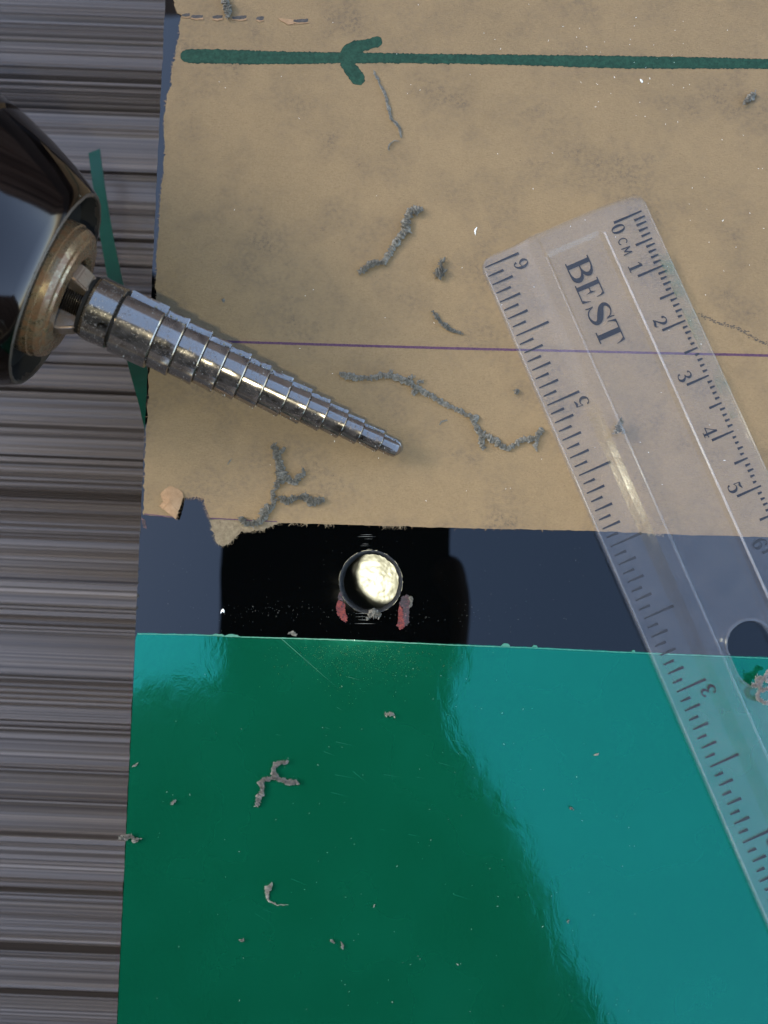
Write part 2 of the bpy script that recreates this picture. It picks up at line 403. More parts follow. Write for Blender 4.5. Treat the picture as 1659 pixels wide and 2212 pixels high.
def stripe(path, mb, z, rag=1.5, seed=0, step=3, endround=True):
    """path: (px,py,halfwidth)"""
    P = catmull([tuple(map(float, p)) for p in path], 12) if len(path) > 2 else [[a + (b - a) * i / 200 for a, b in zip(path[0], path[1])] for i in range(201)]
    Rr = random.Random(seed); up = []; dn = []
    # even spacing
    Q = [P[0]]
    for p in P[1:]:
        if math.hypot(p[0] - Q[-1][0], p[1] - Q[-1][1]) >= step: Q.append(p)
        else: continue
    Q2 = []
    for a, b in zip(Q, Q[1:]):
        k = max(1, int(math.hypot(a[0] - b[0], a[1] - b[1]) / step))
        for j in range(k): Q2.append([x + (y - x) * j / k for x, y in zip(a, b)])
    Q2.append(Q[-1]); Q = Q2
    for i, p in enumerate(Q):
        a = Vector(Q[max(i - 1, 0)][:2]); b = Vector(Q[min(i + 1, len(Q) - 1)][:2]); d = (b - a).normalized(); n = Vector((-d.y, d.x))
        e = min(i, len(Q) - 1 - i) * step; hw = p[2]
        if endround and e < hw: hw *= math.sqrt(max(.12, 1 - (1 - e / hw) ** 2))
        c = Vector(p[:2])
        up.append(c + n * (hw + Rr.uniform(-1, 1) * rag * .6 + abs(Rr.gauss(0, 1)) * rag * .4)); dn.append(c - n * (hw + Rr.uniform(-1, 1) * rag * .6 + abs(Rr.gauss(0, 1)) * rag * .4))
    v = [W(*p, z) for p in up + dn]; n = len(up)
    f = [(i, i + n, i + n + 1, i + 1) for i in range(n - 1)]
    mb.add(v, f)
SH = [(390, 121, 13), (470, 122, 14), (620, 125, 12), (760, 125, 10), (960, 127, 9), (1150, 130, 10), (1322, 134, 12), (1500, 136, 11), (1670, 138, 9)]
UB = [(738, 118, 11), (765, 104, 13), (800, 94, 10), (826, 87, 13)]
LB = [(738, 124, 10), (758, 150, 13), (774, 170, 14), (786, 182, 12)]
arrow = MB()
stripe(SH, arrow, .0230, 1.2, 1); stripe(UB, arrow, .0235, 1.2, 2); stripe(LB, arrow, .0240, 1.2, 3)
ar = arrow.build('arrow_mark', m_marker, paper)
edge = MB()
for path, z, sd_ in ((SH, .0215, 4), (UB, .0215, 5), (LB, .0215, 6)):
    stripe([(a, b, c + 1.0) for a, b, c in path], edge, z + (sd_ - 4) * .0004, 1.8, sd_)
edge.build('arrow_mark', m_edgeink, paper)
mb = MB(); stripe([(440, 736.5, 2.4), (918, 750.8, 2.6), (1200, 757.5, 2.4), (1659, 768, 2.6), (1760, 770.5, 2.6)], mb, .0230, .35, 8, 4, False); mb.build('ruled_line', m_purple, paper)
mb = MB(); stripe([(311, 1110.5, 1.0), (376, 1117, 1.0)], mb, .0230, .4, 8, 4, False); mb.build('ruled_line', m_purple, paper); mb = MB(); stripe([(456, 1119.5, 1.1), (600, 1127, 1.0)], mb, .0234, .4, 8, 4, False); mb.build('ruled_line', m_purple, paper)
mb = MB(); Rr = random.Random(31)
for i in range(150):
    t = Rr.random(); c = Vector((1512, 678)).lerp(Vector((1670, 746)), t) + Vector((Rr.gauss(0, 2), Rr.gauss(0, 2.2) + 3 * math.sin(t * 9))); r = Rr.uniform(.5, 1.5)
    mb.add([W(c.x + r * math.cos(a) * 2, c.y + r * math.sin(a), .0225 + i * 1e-5) for a in (0, 1.3, 2.6, 3.9, 5.1)], [(4, 3, 2, 1, 0)])
mb.build('pencil_line', m_pencil, paper)['kind'] = 'stuff'
# torn slits along the top
for i, (x, y, L) in enumerate(((402, 33, 9), (426, 36, 13), (470, 37, 11), (517, 38, 16), (562, 40, 8), (650, 45, 16))):
    mb = MB(); lp = ragged([(x - L, y - 2), (x, y - 4), (x + L, y - 4), (x + L - 2, y + 2), (x, y + 4), (x - L, y + 3)], 3, 1.4, True, i + 50)
    slab([[(W(*p, .022).x, W(*p, .022).y) for p in lp]], .0195, .0225, mb); mb.build('torn_slit', m_slit, paper)
    mb = MB(); fp_ = ragged([(x - L, y + 3), (x, y + 5), (x + L, y + 3), (x + L, y + 6), (x, y + 8), (x - L, y + 6)], 3, 1.0, True, i + 70)
    slab([[(W(*p, .022).x, W(*p, .022).y) for p in fp_]], .0195, .034, mb); mb.build('raised_tear', m_flap, paper)
mb = MB(); slab([[(W(*p, .022).x, W(*p, .022).y) for p in ragged([(602, 40), (634, 43), (634, 52), (622, 55), (610, 48)], 3, 1.2, True, 80)]], .0195, .036, mb); mb.build('raised_tear', m_flap, paper)

# green film --------------------------------------------------------
gt = [(297, 1367), (439, 1370), (525, 1374), (726, 1380), (972, 1391), (1158, 1398), (1324, 1406), (1659, 1420), (1760, 1424)]
gl_ = [(edge_x(p) + 1.2, p) for p in range(2640, 1367, -30)]
loop = ragged(gt, 6, .6, seed=14) + [Vector((2250, 1440)), Vector((2250, 2640))] + [Vector(p) for p in gl_]
mb = MB(); slab([[(W(*p, .012).x, W(*p, .012).y) for p in loop]], .002, .012, mb)
film = mb.build('protective_film', m_green, sheet)
mb = MB(); stripe([(x, y + 2.0, .8) for x, y in gt], mb, .0165, .5, 15, 4, False); mb.build('cut_edge', m_greenedge, film)
for i, (x, y, L) in enumerate(((470, 1371, 16), (500, 1373, 20), (1092, 1393, 10), (1155, 1396, 7), (1368, 1407, 4))):
    mb = MB(); lp = ragged([(x - L, y + 2), (x - L * .3, y - 3), (x + L * .6, y - 2), (x + L, y + 3)], 3, 1.0, True, 90 + i)
    slab([[(W(*p, .02).x, W(*p, .02).y) for p in lp]], .012, .03, mb); mb.build('lifted_sliver', m_greenedge, film)

# red marks, scratches ----------------------------------------------
for nm, mt, pg, sd_ in (('red_mark', m_red, [(731, 1296), (745, 1302), (746, 1320), (751, 1334), (747, 1345), (738, 1340), (728, 1330), (725, 1312)], 1),
                        ('red_mark', m_redd, [(736, 1278), (744, 1300), (732, 1297), (728, 1290)], 2),
                        ('red_mark', m_red, [(862, 1305), (872, 1312), (877, 1335), (874, 1352), (866, 1358), (859, 1352), (859, 1325)], 3),
                        ('red_mark', m_redd, [(868, 1288), (880, 1283), (888, 1290), (884, 1312), (882, 1345), (875, 1352), (872, 1312), (863, 1305)], 4)):
    mb = MB(); lp = ragged(pg, 1.6, 2.6, True, sd_)
    slab([[(W(*p).x, W(*p).y) for p in lp]], .0005, .004 + sd_ * .0007, mb); mb.build(nm, mt, sheet)
mb = MB(); slab([[(W(*p).x, W(*p).y) for p in ragged([(306, 1118), (313, 1122), (316, 1133), (317, 1142), (310, 1140)], 3, 1.5, True, 5)]], .0005, .004, mb); mb.build('red_mark', m_redd, sheet)
m_scr = plain('scratch', (.12, .125, .12), .5)
mb = MB(); Rr = random.Random(4)
for (x0, x1, y, hw) in ((778, 806, 1155, .6), (770, 812, 1159, .6), (785, 808, 1164, .35), (782, 798, 1175, .5), (768, 800, 1325, .6), (766, 796, 1332, .4), (772, 800, 1339, .6), (764, 812, 1347, .7), (775, 800, 1179, .3), (790, 806, 1186, .3)):
    mb.add([W(x0, y, .003), W((x0 + x1) / 2, y + hw * .55, .003), W(x1, y + .4, .003), W((x0 + x1) / 2, y - hw * .55, .003)], [(0, 1, 2, 3)])
mb.build('scratch', m_scr, sheet)['kind'] = 'stuff'
# nicks in the left edge of the sheet
for (y, r) in ((1150, 2), (1228, 3), (1245, 2.4), (1258, 3), (1287, 4.5), (1313, 3.5)):
    x = edge_x(y); mb = MB()
    slab([[(W(x - .5 + r * 1.2 * math.cos(a) * (math.cos(a) > 0), y + r * 1.3 * math.sin(a)).x, W(x, y + r * 1.3 * math.sin(a)).y) for a in [i * .5 for i in range(12)]]], .0005, .003, mb)
    mb.build('edge_nick', m_cut, sheet)

# ------------------------------------------------------------------ pale sheet under the hole
m_pale, t, b = newmat('dimpled_pale_plastic'); v = coords(t)
b.inputs['Base Color'].default_value = (.50, .48, .30, 1); b.inputs['Roughness'].default_value = .24; b.inputs['IOR'].default_value = 1.8
bump(t, b, noi(t, v, 4.5, 2, .5), .10, .10)
mb = MB(); pz = -4.3; lp = ragged([(560, 1050), (980, 1080), (1000, 1420), (590, 1460)], 20, 6, True, 3)
slab([[(W(*p, pz).x, W(*p, pz).y) for p in lp]], pz - .2, pz, mb)
tag(mb.build('packing_sheet', m_pale), 'pale dimpled plastic sheet seen glaring through the drilled hole', 'packing sheet')

mb = MB(); lp = [W(*p, -2) for p in ((590, 1090), (960, 1100), (970, 1400), (600, 1420))]
slab([[(p.x, p.y) for p in lp], ring(HC, .74, 48)], pz + .004, -.304, mb)  # added block; its bore keeps side light off the pale sheet
tag(mb.build('light_blocking_block', plain('light_blocking_black', (.004, .004, .004), .9)), 'dark bored block added to keep side light out from under the drilled hole', 'block')

# ------------------------------------------------------------------ green strip hanging at the left
m_strip, t, b = newmat('green_strip_film'); b.inputs['Base Color'].default_value = (.001, .055, .032, 1); b.inputs['Roughness'].default_value = .35
P = [(203, 326, 12.5, -4.0), (216, 420, 13, -3.9), (232, 520, 14, -3.5), (252, 620, 15.5, -2.8), (276, 720, 17, -2.0), (302, 810, 19, -1.1), (322, 880, 20, -.8), (338, 950, 21, -.6)]
P = catmull(P, 6); vt = []; vb = []
for i, (x, y, hw, z) in enumerate(P):
    a = P[max(i - 1, 0)]; c = P[min(i + 1, len(P) - 1)]; d = Vector((c[0] - a[0], c[1] - a[1])).normalized(); n = Vector((d.y, -d.x))
    if i == 0: d0 = Vector((0, -1))
    k = 3 if i == 0 else 0
    vt += [W(x - n.x * hw, y - n.y * hw + k, z), W(x + n.x * hw, y + n.y * hw - k, z - .05)]
n = len(vt); f = []
for i in range(len(P) - 1):
    a = 2 * i; f += [(a, a + 1, a + 3, a + 2), (a + n, a + 2 + n, a + 3 + n, a + 1 + n), (a, a + 2, a + 2 + n, a + n), (a + 1, a + 1 + n, a + 3 + n, a + 3)]
tag(mesh('film_strip', vt + [v - Vector((0, 0, .03)) for v in vt], f, m_strip), 'narrow strip of green film hanging below the left edge of the sheet', 'film strip')

# ------------------------------------------------------------------ ruler
ZR = .03
RO = W(1035, 563, ZR + .1); RE = W(1653, 1985, ZR + .1); 
ru = (RE - RO); ru.z = 0; ru.normalize(); rv = Vector((-ru.y, ru.x, 0))
RW = 2.93; RL = 16.0
def RP(s, t, z): return Vector((RO.x, RO.y, 0)) + ru * (s - .026 * t) + rv * (t * 1.013) + Vector((0, 0, z))
prof = [(0, .09), (.02, .115), (.35, .125), (.48, .140), (.60, .155), (.70, .185), (.80, .218), (.9, .222), (.985, .22), (1.03, .205), (1.075, .135), (1.11, .13), (1.5, .13), (1.93, .13), (1.985, .135), (2.03, .19), (2.075, .20), (2.16, .198), (2.5, .165), (2.9, .115), (RW, .09)]
def hgt(s, t):
    for (a, h0), (b, h1) in zip(prof, prof[1:]):
        if a <= t <= b: h = h0 + (h1 - h0) * (t - a) / (b - a); break
    else: h = .09
    if 1.0 < t < 2.06 and s < .45:
        k = max(0, min(1, (s - .36) / .07)); h = .20 + (h - .20) * k
    return h
ruler = empty('ruler', 'scuffed clear plastic ruler printed BEST with centimetres and inches, lying across the sheet', 'ruler')
ss = [0, .012, .03, .06, .1, .16, .22, .3, .36, .38, .41, .43, .45] + [.6 + .25 * i for i in range(int((RL - .6) / .25))] + [RL]
tt = sorted(set([p[0] for p in prof] + [.06, .12, .2, 2.73, 2.81, 2.87, .55, 1.3, 1.7, 2.3]))
cr = .2
def corner(s, t):
    e = min(s, RL - s)
    if e < cr:
        ins = cr - math.sqrt(max(0, cr * cr - (cr - e) ** 2))
        t = ins + (RW - 2 * ins) * t / RW
    return t
vv = []
for s in ss:
    for t_ in tt:
        e = corner(s, t_); z = hgt(s, t_)
        if min(s, RL - s) < .02: z -= .03
        vv.append(RP(s, e, ZR + z))
nT = len(tt); nv = len(vv)
vv += [Vector((v.x, v.y, ZR)) for v in vv]
f = []
for i in range(len(ss) - 1):
    for j in range(nT - 1):
        a = i * nT + j; f.append((a, a + nT, a + nT + 1, a + 1)); f.append((a + nv, a + 1 + nv, a + nT + 1 + nv, a + nT + nv))
for j in range(nT - 1):
    f.append((j, j + 1, j + 1 + nv, j + nv)); k = (len(ss) - 1) * nT + j; f.append((k + 1, k, k + nv, k + 1 + nv))
for i in range(len(ss) - 1):
    a = i * nT; f.append((a + nT, a, a + nv, a + nT + nv)); a += nT - 1; f.append((a, a + nT, a + nT + nv, a + nv))
body = mesh('body', vv, f, m_clear, ruler)
bm = bmesh.new(); bm.from_mesh(body.data); bmesh.ops.recalc_face_normals(bm, faces=bm.faces); bm.to_mesh(body.data); bm.free()
# finger hole
hc_s, hc_t = (W(1630, 1418, ZR + .13) - RP(0, 0, 0)).dot(ru), (W(1630, 1418, ZR + .13) - RP(0, 0, 0)).dot(rv)
def capsule(hl, hw, n=20):
    o = []
    for i in range(n + 1): a = math.pi * i / n; o.append((hc_s + (hl - hw) + hw * math.sin(a), hc_t + hw * math.cos(a)))
    for i in range(n + 1): a = math.pi * i / n; o.append((hc_s - (hl - hw) - hw * math.sin(a), hc_t - hw * math.cos(a)))
    return o
cp = capsule(.53, .37); mb = MB()
pts = [RP(s, t_, 0) for s, t_ in cp]; slab([[(p.x, p.y) for p in pts]], -.5, .8, mb); cut = mb.build('cutter', None)
bm = bmesh.new(); bm.from_mesh(cut.data); bmesh.ops.recalc_face_normals(bm, faces=bm.faces); bm.to_mesh(cut.data); bm.free()
bo = body.modifiers.new('hole', 'BOOLEAN'); bo.object = cut; bo.operation = 'DIFFERENCE'; bo.solver = 'EXACT'
dg = bpy.context.evaluated_depsgraph_get(); me = bpy.data.meshes.new_from_object(body.evaluated_get(dg))
body.modifiers.clear(); body.data = me; bpy.data.objects.remove(cut)
# rim bead round the hole
mb = MB(); n = len(cp)
for i in range(n):
    pass
def beadring(k, z): return [RP(hc_s + (s - hc_s) * k, hc_t + (t_ - hc_t) * k, z) for s, t_ in cp]
r0 = beadring(.985, ZR + .131); r1 = beadring(1.02, ZR + .152); r2 = beadring(1.08, ZR + .1345)
vv = r0 + r1 + r2; f = []
for i in range(n):
    j = (i + 1) % n; f += [(i, j, j + n, i + n), (i + n, j + n, j + 2 * n, i + 2 * n)]
mesh('hole_rim', vv, f, m_clear, ruler, True)

for nm, tc_, hz in (('ridge_highlight', 1.005, .05), ('ridge_highlight', 2.055, .22), ('edge_highlight', .022, .10), ('edge_highlight', 2.906, .06)):  # added beads; pale haze stands in for highlights along ridges and edges
    vv = []; f = []; n = 6
    rb_ = .020 if nm == 'ridge_highlight' else .014
    for i in range(120):
        s_ = (.43 if rb_ > .015 else .20) + (RL - .9) * i / 119
        for k in range(n):
            a = math.pi * k / (n - 1); vv.append(RP(s_, tc_ + rb_ * math.cos(a), ZR + hgt(s_, tc_) - .004 + rb_ * 1.1 * math.sin(a)))
        if i: f += [((i - 1) * n + k, i * n + k, i * n + k + 1, (i - 1) * n + k + 1) for k in range(n - 1)]
    mesh(nm, vv, f, clear('highlight_haze', hz, (.97, .97, .97)), ruler, True)
# print
def quadtick(mb, s, t0, t1, hw, taper0=1.0, taper1=1.0, z=.004):
    N_ = 5; v = []
    for i in range(N_ + 1):
        k = i / N_; t_ = t0 + (t1 - t0) * k; ww = hw * 1.25 * (taper0 + (taper1 - taper0) * k)
        v += [RP(s - ww - .02, t_ + .035, ZR + z), RP(s + ww - .02, t_ + .035, ZR + z)]
    mb.add(v, [(2 * i, 2 * i + 1, 2 * i + 3, 2 * i + 2) for i in range(N_)])
Rr = random.Random(12)
for k in range(0, 151):
    s = .31 + k * .1
    if s > 9.2: break
    t1 = 2.86 - min(.12, s * .05)
    t0 = 2.31 if k % 10 == 0 else (2.49 if k % 5 == 0 else 2.64)
    mb = MB(); quadtick(mb, s + Rr.uniform(-.003, .003), t0, t1 - Rr.uniform(0, .04), .0175, 1.0, .6); mb.build('tick_mark', m_print, ruler)
for k in range(0, 97):
    s = .14 + k * 2.54 / 16
    if s > 13.5: break
    t1 = .645 if k % 8 == 0 else (.40 if k % 2 == 0 else .30)
    mb = MB(); quadtick(mb, s + Rr.uniform(-.003, .003), min(.02 + s * .013, .14) + Rr.uniform(0, .03), t1, .0175, .45, 1.0); mb.build('tick_mark', m_print, ruler)

GL = {
 'B': [[(.2, 0, .2), (.2, 1, .2)], [(0, .025, .05), (.45, .025, .05)], [(0, .975, .05), (.4, .975, .05)],
       [(.3, .975, .05), (.5, .96, .06), (.7, .87, .14), (.76, .75, .2), (.68, .61, .14), (.48, .53, .06), (.25, .52, .04)],
       [(.3, .515, .05), (.58, .505, .07), (.8, .42, .16), (.87, .27, .22), (.78, .11, .16), (.55, .035, .07), (.3, .025, .05)]],
 'E': [[(.2, 0, .2), (.2, 1, .2)], [(0, .975, .05), (.78, .975, .05)], [(.74, .985, .13), (.8, .85, .06), (.82, .66, .02)],
       [(.28, .51, .045), (.56, .51, .045)], [(.56, .72, .01), (.535, .6, .05), (.52, .51, .09), (.535, .42, .05), (.56, .3, .01)],
       [(0, .025, .05), (.82, .025, .05)], [(.8, .02, .14), (.86, .17, .07), (.9, .37, .02)]],
 'S': [[(.76, .68, .02), (.68, .87, .05), (.46, .96, .06), (.24, .9, .12), (.15, .76, .17), (.25, .62, .22), (.5, .5, .26), (.74, .37, .24), (.8, .2, .17), (.62, .06, .09), (.38, .03, .05), (.19, .13, .05), (.09, .34, .02)],
       [(.79, 1, .03), (.77, .82, .06), (.8, .66, .02)], [(.06, 0, .03), (.09, .17, .06), (.06, .34, .02)]],
 'T': [[(.5, 0, .22), (.5, 1, .22)], [(.06, .975, .05), (.94, .975, .05)], [(.1, .98, .13), (.04, .82, .06), (.0, .64, .02)], [(.9, .98, .13), (.96, .82, .06), (1, .64, .02)], [(.25, .025, .05), (.75, .025, .05)]],
 '0': [[(.35, .975, .05), (.17, .85, .14), (.1, .5, .2), (.17, .15, .14), (.35, .025, .05), (.53, .15, .14), (.6, .5, .2), (.53, .85, .14), (.35, .975, .05)]],
 '1': [[(.35, 0, .2), (.35, 1, .2)], [(.08, .03, .06), (.62, .03, .06)], [(.06, .78, .03), (.2, .88, .1), (.35, .97, .06)]],
 '2': [[(.15, .70, .16), (.13, .80, .14), (.25, .94, .07), (.42, .96, .07), (.6, .84, .18), (.6, .66, .2), (.42, .42, .12), (.2, .2, .06), (.08, .05, .05)],
       [(.08, .08, .08), (.28, .13, .16), (.5, .07, .18), (.64, .1, .08), (.68, .26, .03)]],
 '3': [[(.14, .78, .17), (.16, .88, .1), (.32, .96, .06), (.5, .92, .12), (.57, .77, .2), (.46, .6, .1), (.28, .53, .05)],
       [(.28, .53, .05), (.5, .48, .1), (.64, .28, .22), (.54, .08, .14), (.34, .025, .06), (.16, .1, .08), (.14, .22, .17)]],
 '4': [[(.5, 0, .17), (.5, 1, .17)], [(.5, .98, .06), (.26, .62, .05), (.02, .28, .05)], [(.0, .27, .07), (.76, .27, .07)], [(.3, .025, .06), (.7, .025, .06)]],
 '5': [[(.17, .96, .05), (.14, .5, .05)], [(.16, .93, .1), (.38, .88, .16), (.58, .95, .08), (.64, .99, .02)],
       [(.14, .5, .04), (.36, .62, .07), (.58, .52, .17), (.64, .3, .22), (.52, .08, .12), (.3, .03, .06), (.15, .1, .1), (.13, .2, .16)]],
 '6': [[(.6, .78, .16), (.56, .9, .1), (.42, .97, .06), (.24, .86, .12), (.12, .6, .2), (.12, .32, .2), (.24, .08, .12), (.38, .025, .06), (.54, .1, .13), (.62, .3, .2), (.54, .5, .13), (.38, .58, .06), (.22, .48, .05)]],
 'C': [[(.7, .78, .12), (.55, .93, .12), (.33, .93, .12), (.12, .72, .12), (.08, .5, .12), (.12, .28, .12), (.33, .07, .12), (.55, .07, .12), (.7, .22, .12)]],
 'M': [[(.06, 0, .12), (.12, 1, .12)], [(.12, .98, .13), (.42, .2, .13)], [(.42, .2, .13), (.72, .98, .13)], [(.72, 1, .12), (.78, 0, .12)]],
}
def glyph(name, ch, s0, t0, h, wsc=1.0, flip=False):
    mb = MB()
    for gi, st_ in enumerate(GL[ch]):
        P = catmull([tuple(map(float, p)) for p in st_], 8) if len(st_) > 2 else [list(st_[0]), list(st_[1])]
        v = []
        for i, (x, y, w_) in enumerate(P):
            a = P[max(i - 1, 0)]; b = P[min(i + 1, len(P) - 1)]; d = Vector((b[0] - a[0], b[1] - a[1]))
            if d.length < 1e-6: d = Vector((1, 0))
            d.normalize(); n = Vector((-d.y, d.x)) * w_ / 2
            for sg in (1, -1):
                X = (x + n.x * sg) * h * wsc; Y = (y + n.y * sg) * h
                s, t_ = (s0 - X, t0 - Y) if flip else (s0 + X, t0 + Y)
                v.append(RP(s - .02, t_ + .035, ZR + .005 + gi * .0006))
        mb.add(v, [(2 * i + 1, 2 * i, 2 * i + 2, 2 * i + 3)[::-1] for i in range(len(P) - 1)])
    return mb.build(name, m_print, ruler)
hB = .41
for ch, s0, s1 in (('B', .63, 1.02), ('E', 1.04, 1.41), ('S', 1.45, 1.78), ('T', 1.80, 2.21)):
    glyph('letter', ch, s0, 1.275, hB, (s1 - s0) / hB / (.98 if ch in 'BE' else (.86 if ch == 'S' else 1.0)))
glyph('numeral', '0', .36, 2.22, .23, .95)
glyph('letter', 'C', .60, 2.24, .155, 1.0); glyph('letter', 'M', .77, 2.24, .155, 1.0)
for k in range(1, 7):
    glyph('numeral', str(k), .31 + k - .235, 2.22, .235, .95)
for k, ch in ((0, '6'), (1, '5'), (3, '3'), (4, '2')):
    glyph('numeral', ch, .14 + k * 2.54 + .27, .73, .24, .95, True)
# dark stains of ink along the ruler's edge
m_stain, t, b = newmat('faint_stain'); b.inputs['Base Color'].default_value = (.05, .12, .06, 1); v = coords(t)
al = mth(t, 'MULTIPLY', ramp(t, noi(t, v, 3, 4, .6), [(.4, g(0)), (.75, g(1))]), .55); t.links.new(al, b.inputs['Alpha'])
mb = MB()
for i in range(30):
    s = 1.1 + i * .1
    mb.add([RP(s, 2.72, ZR + hgt(s, 2.72) + .002), RP(s + .1, 2.72, ZR + hgt(s, 2.72) + .002), RP(s + .1, 2.925, ZR + hgt(s, 2.925) + .002), RP(s, 2.925, ZR + hgt(s, 2.925) + .002)], [(0, 1, 2, 3)])
mb.build('ink_stain', m_stain, ruler)

# ------------------------------------------------------------------ step drill bit and chuck
A = W(863, 974, .34); B = W(120, 627, 1.85)
ax = (B - A); AL = ax.length; ax.normalize()
X1 = Vector((0, 0, 1)) - ax * ax.z; X1.normalize(); X2 = ax.cross(X1)    # X1: up, X2: sideways
if X2.y < 0: X2 = -X2                                                  # towards the top of the picture
s0p = Vector((863, 974)); s1p = Vector((120, 627)); SL = (s1p - s0p).length
def proj(p):
    d = p - CAM; k = F / d.dot(FW); return Vector((CX + d.dot(RT) * k, CY - d.dot(UP) * k))
def d_of(rho):                                                         # picture distance from the tip -> distance along the axis
    lo, hi = -1.0, AL * 1.6
    for _ in range(40):
        m_ = (lo + hi) / 2
        if (proj(A + ax * m_) - s0p).dot((s1p - s0p).normalized()) < rho: lo = m_
        else: hi = m_
    return lo
def rr_(rpx, d): return PX(rpx, A + ax * d)
def lathe(name, pr, mat, parent, n=72, mod=None, smooth=True, caps=True):
    v = []; f = []
    for (d, r) in pr:
        for i in range(n):
            ph = 2 * math.pi * i / n; q = mod(ph, d, r) if mod else r
            v.append(A + ax * d + (X1 * math.cos(ph) + X2 * math.sin(ph)) * q)
    K = len(pr)
    for k in range(K - 1):
        for i in range(n):
            j = (i + 1) % n; f.append((k * n + i, k * n + j, (k + 1) * n + j, (k + 1) * n + i))
    if caps: f.append(tuple(range(n))[::-1]); f.append(tuple((K - 1) * n + i for i in range(n)))
    o = mesh(name, v, f, mat, parent)
    bm = bmesh.new(); bm.from_mesh(o.data); bmesh.ops.recalc_face_normals(bm, faces=bm.faces); bm.to_mesh(o.data); bm.free()
    if smooth:
        for p in o.data.polygons: p.use_smooth = True
        o.data.set_sharp_from_angle(angle=math.radians(24))
    return o
bit = empty('step_drill_bit', 'worn steel step drill bit with many stepped diameters, pointing down right above the paper', 'drill bit')
FL = math.radians(42)                                                  # flute direction: from up towards the top of the picture
def flute(ph, d, r):
    for c in (FL, FL + math.pi):
        a = (ph - c + math.pi) % (2 * math.pi) - math.pi
        if -.02 <= a <= .62:
            k = min(1, (a + .02) / .07) * min(1, (.62 - a) / .16)
            q = r * (1 - .30 * max(0, k))
            if k > 0: q += noise.noise(Vector((d * 14, a * 9, c))) * .035
            return q
    return r
bnd = [46, 95, 135, 180, 225, 272, 325, 375, 423, 471, 526, 577]
rad = [19 + (70 - 19) * i / 12 for i in range(13)]
pr = [(0.0, rr_(9, 0)), (d_of(4), rr_(14, 0)), (d_of(8), rr_(17.5, 0))]
for i, bnd_ in enumerate(bnd):
    d0 = d_of(bnd_); r = rr_(rad[i], d0); r2 = rr_(rad[i + 1], d0)
    last = pr[-1][0]
    tp = .007 if i else .002
    for k in range(1, 4): pr.append((last + (d0 - .014 - last) * k / 4, r + tp * (1 - 2 * k / 4)))
    pr.append((d0 - .014, r - tp)); pr.append((d0 - .004, r - tp - .014)); pr.append((d0 + .006, r2 + .004)); pr.append((d0 + .018, r2 + .012))
dg_ = d_of(669); last = pr[-1][0]; r = pr[-1][1]
for k in range(1, 6): pr.append((last + (dg_ - .03 - last) * k / 5, r))
pr.append((dg_ - .012, r - .03))
# the stepped cutter
cutter = lathe('stepped_cutter', pr, m_steel, bit, 180, flute)
# bright chamfer lines at each step are the geometry itself; groove, collar, shank behind
rc = rr_(70, dg_)
lathe('groove', [(dg_ - .014, rc - .035), (dg_ + .02, rc - .035)], m_groove, bit, 64)
de = d_of(738)
lathe('collar', [(dg_ + .015, rc - .03), (dg_ + .035, rc - .002), (de - .06, rc + .01), (de - .02, rc - .01), (de, rc - .05)], m_shank, bit, 72)
lathe('collar_rim', [(de - .002, rc - .03), (de + .05, rc - .04), (de + .06, rc - .09)], m_groove, bit, 64)
th = []; d = de + .055; rs = rr_(40, de)
while d < de + .75:
    th += [(d, rs), (d + .013, rs + .022), (d + .026, rs)]; d += .03
lathe('shank', th, m_thread, bit, 48)
# chips lodged in the flute and specks stuck on the steel
mb = MB(); Rr = random.Random(77)
def tetra(c, r, Rr):
    v = [c + Vector((Rr.gauss(0, 1), Rr.gauss(0, 1), Rr.gauss(0, 1))).normalized() * r * Rr.uniform(.5, 1.3) for _ in range(4)]
    return v, [(0, 1, 2), (0, 2, 3), (0, 3, 1), (1, 3, 2)]
def rad_at(d):
    for (a, r0), (b, r1) in zip(pr, pr[1:]):
        if a <= d <= b: return r0 + (r1 - r0) * (d - a) / max(b - a, 1e-6)
    return pr[-1][1]
for i in range(620):
    d = Rr.uniform(.05, dg_ * .93); a = FL + Rr.uniform(.05, .55); r = rad_at(d) * Rr.uniform(.68, .86)
    v_, f_ = tetra(A + ax * d + (X1 * math.cos(a) + X2 * math.sin(a)) * r, Rr.uniform(.012, .038), Rr); mb.add(v_, f_)
o = mb.build('flute_chips', m_sw, bit); o['kind'] = 'stuff'
mb = MB()
for i in range(190):
    d = Rr.uniform(.1, dg_); a = Rr.uniform(-1.9, 1.4); 
    if Rr.random() < .55: a = Rr.uniform(-1.9, -.5)
    v_, f_ = tetra(A + ax * d + (X1 * math.cos(a) + X2 * math.sin(a)) * rad_at(d), Rr.uniform(.005, .016), Rr); mb.add(v_, f_)
o = mb.build('stuck_dust', swarfmat('pale_dust', (.25, .26, .25), (.5, .5, .48)), bit); o['kind'] = 'stuff'

chuck = empty('drill_chuck', 'glossy black drill chuck with rusty nose ring gripping the step bit', 'drill chuck')
dB = AL; R0 = rr_(226, dB)
lathe('sleeve', [(dB + .03, R0 - .10), (dB - .02, R0 - .035), (dB + .02, R0), (dB + .10, R0 + .045), (dB + .35, R0 * 1.12), (dB + .75, R0 * 1.235), (dB + 1.18, R0 * 1.335), (dB + 1.21, R0 * 1.315), (dB + 1.25, R0 * 1.315), (dB + 1.28, R0 * 1.350), (dB + 1.9, R0 * 1.45), (dB + 2.6, R0 * 1.52), (dB + 3.2, R0 * 1.55), (dB + 9, R0 * 1.55)], m_chuck, chuck, 128, caps=False)
lathe('worn_edge', [(dB + .05, R0 - .10), (dB - .035, R0 - .085), (dB - .045, R0 - .06), (dB - .022, R0 - .036)], m_rimw, chuck, 128, lambda ph, d, r: r + noise.noise(Vector((math.cos(ph) * 12, math.sin(ph) * 12, d * 3))) * .014, caps=False)
